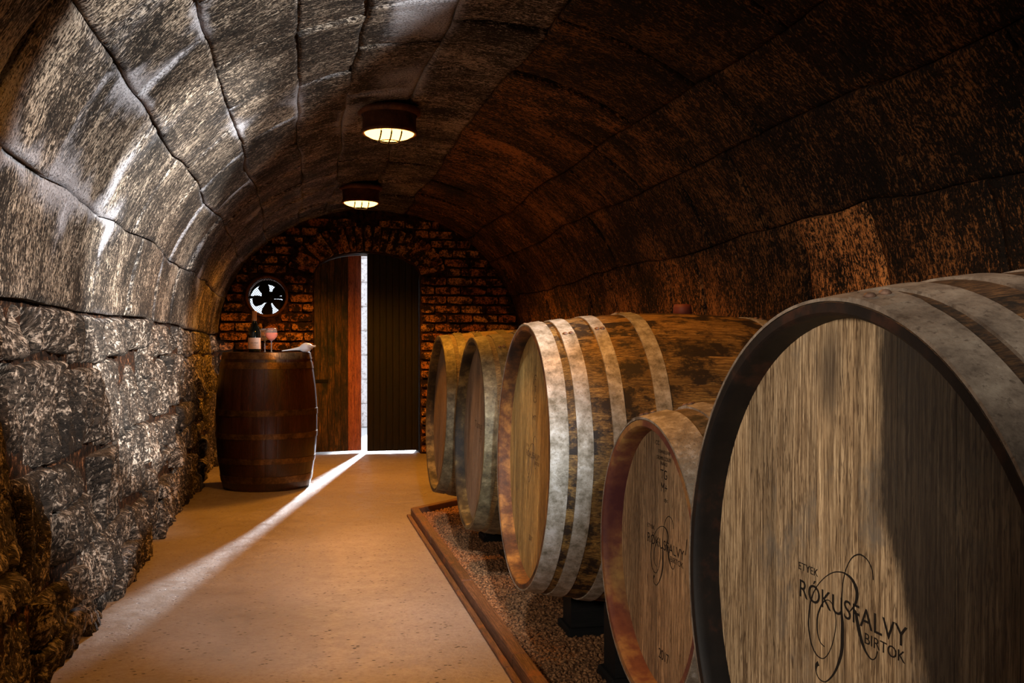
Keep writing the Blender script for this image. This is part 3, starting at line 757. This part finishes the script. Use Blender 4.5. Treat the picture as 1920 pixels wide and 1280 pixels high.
def logo(root, B4, sc, ox, oy, z, mat):
    f = lambda t, a, b, c, d: lettering(t, ox + a * sc, ox + b * sc, oy + c * sc, oy + d * sc, z, mat, root, B4)
    f('ETYEK', -.127, -.0775, .0435, .0535); f('RÓKUSFALVY', -.124, .110, .0075, .031); f('BIRTOK', .028, .106, -.0105, .0025)
    V, Fc = script_letter(sc); o = mk('script_letter', [v + Vector((ox, oy, z)) for v in V], Fc, mat, root); o.matrix_basis = B4
    o['label'] = 'large swirling script letter R'

def barrel(name, label, group, pose, RH_, RB, L, rec, hoops, nst, nb, ms, th=.028, base_z=None, chime=None, both=True, matrix=None, peak=.5, rivets=2, hoop_off=.0015, boards_rand=True, inner=.03):
    """pose: world matrix taking local (x right, y up, z out of the head) to the world; body runs to -z."""
    m_stave, m_head, m_hoop, m_chime = ms
    def r(a):
        t = (a - L * peak) / (L * (peak if a < L * peak else 1 - peak)); return RB - (RB - RH_) * abs(t) ** 2.0
    mid = pose @ Vector((0, 0, -L / 2))
    bz = base_z if base_z is not None else mid.z - RB
    root = thing(name, label, 'barrel', (mid.x, mid.y, bz), 0, group)
    B4 = Matrix.Translation(root.location).inverted() @ pose
    # stave
    A = [0, .004, .015, rec * .6, rec, rec + .02] + [rec + .02 + (L - 2 * rec - .04) * k / 16 for k in range(1, 16)] + [L - rec - .02, L - rec, L - rec * .6, L - .015, L - .004, L]
    dth = 2 * math.pi / nst; V = []; Fc = []; mi = []
    cols = [-.5, -.44, -.15, .15, .44, .5]
    for a in A:
        e = min(a, L - a); ro = r(a) - (.002 if e < .003 else 0)
        tt = th * (.62 + .38 * min(1, e / (rec + .001))) if e < rec + .001 else th
        if e < .001: tt *= .8
        ri = r(a) - tt
        for c in cols:
            g_ = 0 if abs(c) == .5 else 0
            t = dth * c - 0 + math.pi / 2
            rr = ro - (.0007 if abs(c) == .5 else 0); V.append((rr * math.cos(t), rr * math.sin(t), -a))
        for c in cols:
            t = dth * c + math.pi / 2; V.append((ri * math.cos(t), ri * math.sin(t), -a))
    nc = len(cols)
    for i in range(len(A) - 1):
        q = i * 2 * nc
        for j in range(nc - 1):
            Fc.append((q + j, q + 2 * nc + j, q + 2 * nc + j + 1, q + j + 1)); mi.append(0)
            Fc.append((q + nc + j, q + nc + j + 1, q + 3 * nc + j + 1, q + 3 * nc + j)); mi.append(1 if A[i] < rec + .001 else 0)
        Fc += [(q, q + nc, q + 3 * nc, q + 2 * nc), (q + nc - 1, q + 3 * nc - 1, q + 4 * nc - 1, q + 2 * nc - 1)]; mi += [0, 0]
    for q, fl_ in ((0, 1), ((len(A) - 1) * 2 * nc, 0)):
        for j in range(nc - 1):
            f = (q + j, q + j + 1, q + nc + j + 1, q + nc + j); Fc.append(f if fl_ else f[::-1]); mi.append(1 if fl_ else 0)
    F2 = []
    for i_, f in enumerate(Fc):
        side = (f[0] % nc in (0, nc - 1)) and len({v % nc for v in f}) == 1
        endf = len({v // (2 * nc) for v in f}) == 1
        if side or endf:
            b_ = len(V); V += [V[v] for v in f]; f = tuple(range(b_, b_ + 4))
        F2.append(f)
    Fc = F2
    s0 = mk('stave', V, Fc, None, root, True, mats=[m_stave, m_chime], mi=mi)
    s0.matrix_basis = B4
    for k in range(1, nst): inst('stave', s0.data, root, B4 @ Matrix.Rotation(k * dth, 4, 'Z'))
    # heads
    for end in ((0, 1) if both else (0,)):
        rr = r(rec) - th + .001
        wb_ = 2 * rr / nb; jit = [0] + [R_.uniform(-.12, .12) * wb_ for _ in range(nb - 1)] + [0]
        for k in range(nb):
            x0 = -rr + k * wb_ + jit[k]; x1 = -rr + (k + 1) * wb_ + jit[k + 1]; n = 8; V = []; Fc = []
            for zf in (0, -.002, -.025):
                for i in range(n + 1):
                    x = x0 + (x1 - x0) * i / n
                    if zf == 0: x = x0 + .0007 + (x1 - x0 - .0014) * i / n
                    else: x = x0 + .0003 + (x1 - x0 - .0006) * i / n
                    h_ = math.sqrt(max(0, rr * rr - x * x)) + .0005
                    V += [(x, -h_, zf), (x, h_, zf)]
            m_ = 2 * (n + 1)
            for i in range(n):
                q = 2 * i; Fc.append((q, q + 2, q + 3, q + 1))
                for b_ in (0, m_):
                    Fc += [(b_ + q + 1, b_ + q + 3, b_ + m_ + q + 3, b_ + m_ + q + 1), (b_ + q, b_ + m_ + q, b_ + m_ + q + 2, b_ + q + 2)]
                Fc.append((2 * m_ + q, 2 * m_ + q + 1, 2 * m_ + q + 3, 2 * m_ + q + 2))
            for b_ in (0, m_):
                Fc += [(b_, b_ + 1, b_ + m_ + 1, b_ + m_), (b_ + 2 * n, b_ + m_ + 2 * n, b_ + m_ + 2 * n + 1, b_ + 2 * n + 1)]
            o = mk('head_board', V, Fc, m_head, root)
            o.matrix_basis = B4 @ Matrix.Translation((0, 0, -rec)) if end == 0 else B4 @ Matrix.Translation((0, 0, -L + rec)) @ Matrix.Rotation(math.pi, 4, 'Y')
    # hoops
    for hi_, (a0, a1) in enumerate(hoops):
        V = []; Fc = []; n = 120; seam = math.radians(R_.uniform(60, 118)); aa = np.linspace(a0, a1, 4)
        for k in range(n + 1):
            t = seam + 2 * math.pi * k / n
            wob = .0012 * math.sin(t * 3 + hi_) + .0006 * math.sin(t * 11)
            ov = .0022 if k >= n - 3 else 0
            for q_, a in enumerate(aa):
                rr = r(a) + hoop_off + .002 + ov; V.append((rr * math.cos(t), rr * math.sin(t), -(a + (wob if a0 > .001 else max(0, wob) * (q_ > 0)))))
            for a in (a1, a0):
                rr = r(a) - .0005; V.append((rr * math.cos(t), rr * math.sin(t), -(a + (wob if a0 > .001 else max(0, wob) * (a == a1)))))
        for k in range(n):
            q = 6 * k
            for j in range(6):
                j2 = (j + 1) % 6; Fc.append((q + j, q + 6 + j, q + 6 + j2, q + j2)[::-1])
        Fc += [tuple(range(6)), tuple(n * 6 + j for j in range(6))[::-1]]
        h_ = mk('hoop', V, Fc, m_hoop, root); h_.matrix_basis = B4
        for p_ in h_.data.polygons[:-2]: p_.use_smooth = False
        for q_ in range(rivets):
            t = seam - .05 - .09 * (q_ // 2); a = a0 + (a1 - a0) * (.3 + .4 * (q_ % 2)); rr = r(a) + hoop_off + .004
            V, Fc = lathe([(.0075, -.001), (.0070, .002), (.0045, .0045), (0, .0055)], 10)
            rv = mk('rivet', V, Fc, M['rivet'], h_, True)
            rv.matrix_basis = Matrix.Translation((rr * math.cos(t), rr * math.sin(t), -a)) @ Matrix.Rotation(t, 4, 'Z') @ Matrix.Rotation(math.pi / 2, 4, 'Y')
    return root, B4, r

def pose(Xc, Yc, Zc, az, tilt):
    az = math.radians(az); tilt = math.radians(tilt)
    r_ = Vector((math.cos(TH), -math.sin(TH), 0)); d = Vector((math.sin(TH), math.cos(TH), 0)); up = Vector((0, 0, 1))
    right = -(r_ * math.cos(az) + d * math.sin(az)); n_ = r_ * -math.sin(az) + d * math.cos(az)
    v = up * math.cos(tilt) + n_ * math.sin(tilt); out = n_ * math.cos(tilt) - up * math.sin(tilt)
    c = r_ * Xc + d * Zc + up * (Yc + .967)
    return Matrix(((right.x, v.x, out.x, c.x), (right.y, v.y, out.y, c.y), (right.z, v.z, out.z, c.z), (0, 0, 0, 1)))
HP = [(0, .048), (.070, .112), (.166, .204), (.290, .334)]
HP += [(1.04 - b, 1.04 - a) for a, b in HP[::-1]]
HB = [(0, .062), (.100, .140), (.235, .275)]; HB += [(.93 - b, .93 - a) for a, b in HB[::-1]]
BG = None
specs = {
 5: dict(p=(.374, -.339, 1.163, 102.6, -.4), ms=('stave5', 'head5', 'hoop5', 'chime_dark'), lab='largest, nearest oak barrel with a half-blackened head at the right edge'),
 3: dict(p=(.025, -.324, 2.938, 100.9, -1.7), ms=('stave3', 'head3', 'hoop3', 'chime_rust'), lab='big golden-headed barrel with pale grey hoops, middle of the row'),
 2: dict(p=(-.185, -.351, 4.054, 101.6, -2.1), ms=('stave2', 'head2', 'hoop2', 'chime_olive'), lab='big olive-brown barrel with a faintly printed head, second from the brick wall'),
 1: dict(p=(-.396, -.332, 4.97, 102.1, -2.1), ms=('stave2', 'head2', 'hoop2', 'chime_olive'), lab='farthest barrel of the row, olive hoops, next to the door'),
}
chk = 0
def chocks(root_pose, r, L, zx, nm):
    nm0 = nm
    for a in (.27, L - .27):
        for sd in (-1, 1):
            off = .56 * r(a) if True else .3
            c = root_pose @ Vector((sd * off, 0, -a))
            zt = c.z - math.sqrt(max(0, r(a) ** 2 - off ** 2))
            out = root_pose.to_3x3() @ Vector((sd, 0, 0)); an = math.atan2(out.y, out.x)
            hw = .055; ro = r(a) + .004
            z_in = c.z - math.sqrt(ro ** 2 - (off - hw) ** 2); z_out = c.z - math.sqrt(ro ** 2 - (off + hw) ** 2)
            nm = 'black timber chock under ' + nm0 + ', ' + ('camera' if sd > 0 else 'door') + ' side, ' + ('aisle' if a < .5 else 'wall') + ' end'
            t = thing('barrel_chock', nm, 'chock', (c.x, c.y, .0), an, 'black timber chocks under the lying barrels')
            V = []; xs = np.linspace(-hw, hw, 6)
            for yy in (-.06, .06):
                for x in xs:
                    z_ = c.z - math.sqrt(ro ** 2 - (off + x) ** 2); V += [(x, yy, .0), (x, yy, min(z_, .30) - .004)]
            Fc = []; m_ = 12
            for i in range(5):
                q = 2 * i; Fc += [(q, q + 2, q + 3, q + 1), (m_ + q, m_ + q + 1, m_ + q + 3, m_ + q + 2), (q + 1, q + 3, m_ + q + 3, m_ + q + 1), (q, m_ + q, m_ + q + 2, q + 2)]
            Fc += [(0, 1, m_ + 1, m_), (10, m_ + 10, m_ + 11, 11)]
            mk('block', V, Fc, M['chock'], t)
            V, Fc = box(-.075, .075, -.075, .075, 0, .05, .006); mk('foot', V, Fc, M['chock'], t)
for k in (5, 3, 2, 1):
    sp = specs[k]; ps = pose(*sp['p'])
    root, B4, r = barrel('oak_barrel', sp['lab'], BG, ps, .398, .452, 1.04, .042, HP, 28, 8, [M[x] for x in sp['ms']])
    o = add('bung', lathe([(.030, -.012), (.029, .020), (.026, .030), (0, .031)], 24), M['bung'], root, Matrix.Translation((0, r(.51), -.51)) @ Matrix.Rotation(-math.pi / 2, 4, 'X')); o.matrix_basis = B4
    z = -.042 + .0007
    if k == 5:
        logo(root, B4, 1.0, 0, 0, z, M['ink'])
        lettering('500', -.05, .0, 0, .022, 0, M['ink'], root, B4, None, Matrix.Rotation(0, 4, 'Z') @ Matrix.Translation((.03, r(.02) + .0048, -.033)) @ Matrix.Rotation(-math.pi / 2, 4, 'X') @ Matrix.Rotation(.12, 4, 'Y'))
    if k == 3:
        logo(root, B4, .82, -.002, -.016, z, M['ink2'])
        lettering('57', -.02, .02, 0, .018, 0, M['ink2'], root, B4, None, Matrix.Rotation(-.35, 4, 'Z') @ Matrix.Translation((0, r(.02) + .0048, -.033)) @ Matrix.Rotation(-math.pi / 2, 4, 'X'))
        for rr_, ww in ((.043, .0012), (.030, .0009)):
            V = []; Fc = []; n = 40
            for i in range(n):
                t = 2 * math.pi * i / n; V += [(.0 + rr_ * .95 * math.cos(t), .205 + rr_ * math.sin(t), z), (.0 + (rr_ - ww * 2) * .95 * math.cos(t), .205 + (rr_ - ww * 2) * math.sin(t), z)]
            for i in range(n): Fc.append((2 * i, 2 * ((i + 1) % n), 2 * ((i + 1) % n) + 1, 2 * i + 1))
            o = mk('stamp_ring', V, Fc, M['ink2'], root); o.matrix_basis = B4
        lettering('TG', -.012, .012, .196, .214, z, M['ink2'], root, B4)
        lettering('2017', -.030, .022, -.262, -.246, z, M['ink2'], root, B4)
        lettering('MT', -.030, .022, .108, .124, z, M['ink2'], root, B4)
    if k == 2:
        lettering('Tonus', -.09, .10, .020, .05, z, M['ink2'], root, B4)
        lettering('TG', .05, .088, -.005, .014, z, M['ink2'], root, B4); lettering('17', .055, .092, -.034, -.015, z, M['ink2'], root, B4)
    chocks(ps, r, 1.04, 0, {5: 'the nearest barrel', 3: 'the golden-headed barrel', 2: 'the second barrel from the wall', 1: 'the farthest barrel'}[k])
# small barrel
ps = pose(.267, -.426, 1.954, 102.2, -.5)
root, B4, r = barrel('oak_barrel', 'smaller wine-stained barrel between the two biggest ones, lettered TG M+ 2017', BG, ps, .284, .340, .93, .045, HB, 24, 7, [M['stave4'], M['head4'], M['hoop4'], M['chime_wine']], rivets=3)
o = add('bung', lathe([(.026, -.012), (.025, .012), (.022, .02), (0, .021)], 24), M['bung'], root, Matrix.Translation((0, r(.46), -.46)) @ Matrix.Rotation(-math.pi / 2, 4, 'X')); o.matrix_basis = B4
z = -.045 + .0007
logo(root, B4, .86, .012, .010, z, M['ink'])
for t_, x0, x1, y0, y1 in (('TONNELLERIE', -.036, .030, .2125, .2195), ('STOMIN COEUR', -.044, .034, .1985, .2065), ('FRANCE', -.022, .016, .188, .1955), ('TG', -.022, .014, .161, .180), ('M+', -.018, .016, .134, .153), ('*', -.002, .018, .108, .122), ('CC', -.052, -.030, .228, .237), ('2017', -.024, .031, -.209, -.189), ('/', .112, .122, .03, .062)):
    lettering(t_, x0, x1, y0, y1, z, M['ink'], root, B4)
chocks(ps, r, .93, 0, 'the smaller wine-stained barrel')

# upright barrel
TX, TY = -.235, 7.01
ps = Matrix.Translation((TX, TY, .95)) @ Matrix.Rotation(math.radians(20), 4, 'Z')
HT = [(.004, .050), (.070, .115), (.395, .435), (.555, .592), (.725, .762), (.848, .895)]
root, B4, r = barrel('upright_barrel', 'varnished dark red barrel standing upright as a table by the left wall', None, ps, .298, .350, .95, .008, HT, 26, 7,
                     [M['stave_red'], M['stave_red'], M['hoop_dark'], M['stave_red']], base_z=0.0, rivets=2, both=True)
TOP = .95 + .001
# ------------------------------------------------------------------ things on the upright barrel
b = thing('wine_bottle', 'dark wine bottle with copper capsule and pale label on the upright barrel', 'bottle', (-.315, 6.87, TOP - .008))
add('bottle_body', lathe([(0, .004), (.030, .0), (.041, .004), (.0425, .02), (.0425, .135), (.038, .158), (.024, .188), (.0155, .212), (.0145, .225), (.0145, .285), (0, .285)], 40, False), M['bottle_glass'], b)
add('capsule', lathe([(.0150, .222), (.0152, .280), (.0165, .282), (.0165, .288), (.0150, .290), (0, .290)], 32, False), M['foil'], b)
# label wraps the front
V = []; Fc = []
n = 24
for i in range(n + 1):
    t = math.radians(-175 + 190 * i / n); V += [(.0429 * math.cos(t), .0429 * math.sin(t), .028), (.0429 * math.cos(t), .0429 * math.sin(t), .105)]
for i in range(n): Fc.append((2 * i, 2 * i + 2, 2 * i + 3, 2 * i + 1))
lb = mk('label', V, Fc, M['label'], b, True); lb['label'] = 'pale peach paper label'
m_ = Matrix.Translation((0.008, -.0436, 0)) @ Matrix.Rotation(math.pi / 2, 4, 'X')
lettering('RÓKUSFALVY', -.030, .020, .066, .073, 0, M['ink'], lb, Matrix.Identity(4), 'small dark winery name on the label', m_)
lettering('BIRTOK', -.016, .008, .052, .056, 0, M['ink'], lb, Matrix.Identity(4), 'small dark second line on the label', m_)
def glass(name, label, loc, s, wine):
    t = thing(name, label, 'glass', loc)
    pr = [(0, .001), (.033, .0), (.033, .0015), (.012, .005), (.0042, .012), (.0038, .075), (.006, .084), (.022, .095), (.0345, .112), (.0385, .130), (.0365, .152), (.0335, .172),
          (.0328, .172), (.0357, .152), (.0377, .130), (.0337, .1128), (.021, .0965), (.0, .088)]
    add('glass_bowl', lathe([(a_ * s, z_) for a_, z_ in pr], 40, False), M['bowl_glass'], t)
    if wine:
        add('wine', lathe([(0, .0845), (.0224 * s, .0950), (.0349 * s, .1120), (.0389 * s, .130), (.0381 * s, .140), (0, .140)], 40, False), M['wine'], t)
glass('wine_glass', 'wine glass of rosé nearest the bottle front on the upright barrel', (-.200, 6.86, TOP - .008), 1.05, True)
glass('wine_glass', 'empty wine glass standing just behind the glass of rosé', (-.250, 7.035, TOP - .008), .92, False)
wt = thing('wine_thief', 'clear glass wine thief with round bulb lying on the barrel top', 'wine thief', (-.13, 6.86, TOP + .002), math.radians(13))
pr = [(.003, 0), (.0032, .01), (.006, .06), (.010, .10), (.014, .125), (.026, .140), (.0335, .160), (.034, .175), (.030, .192), (.018, .208), (.009, .216), (.007, .232), (.0065, .240)]
pr = pr + [(max(r_ - .0014, .001), z_) for r_, z_ in pr[::-1]]
o = add('glass_tube', lathe(pr, 32, False), M['milky_glass'], wt, Matrix.Translation((0, 0, .004)) @ Matrix.Rotation(math.radians(-8), 4, 'Y') @ Matrix.Rotation(math.pi / 2, 4, 'Y'))
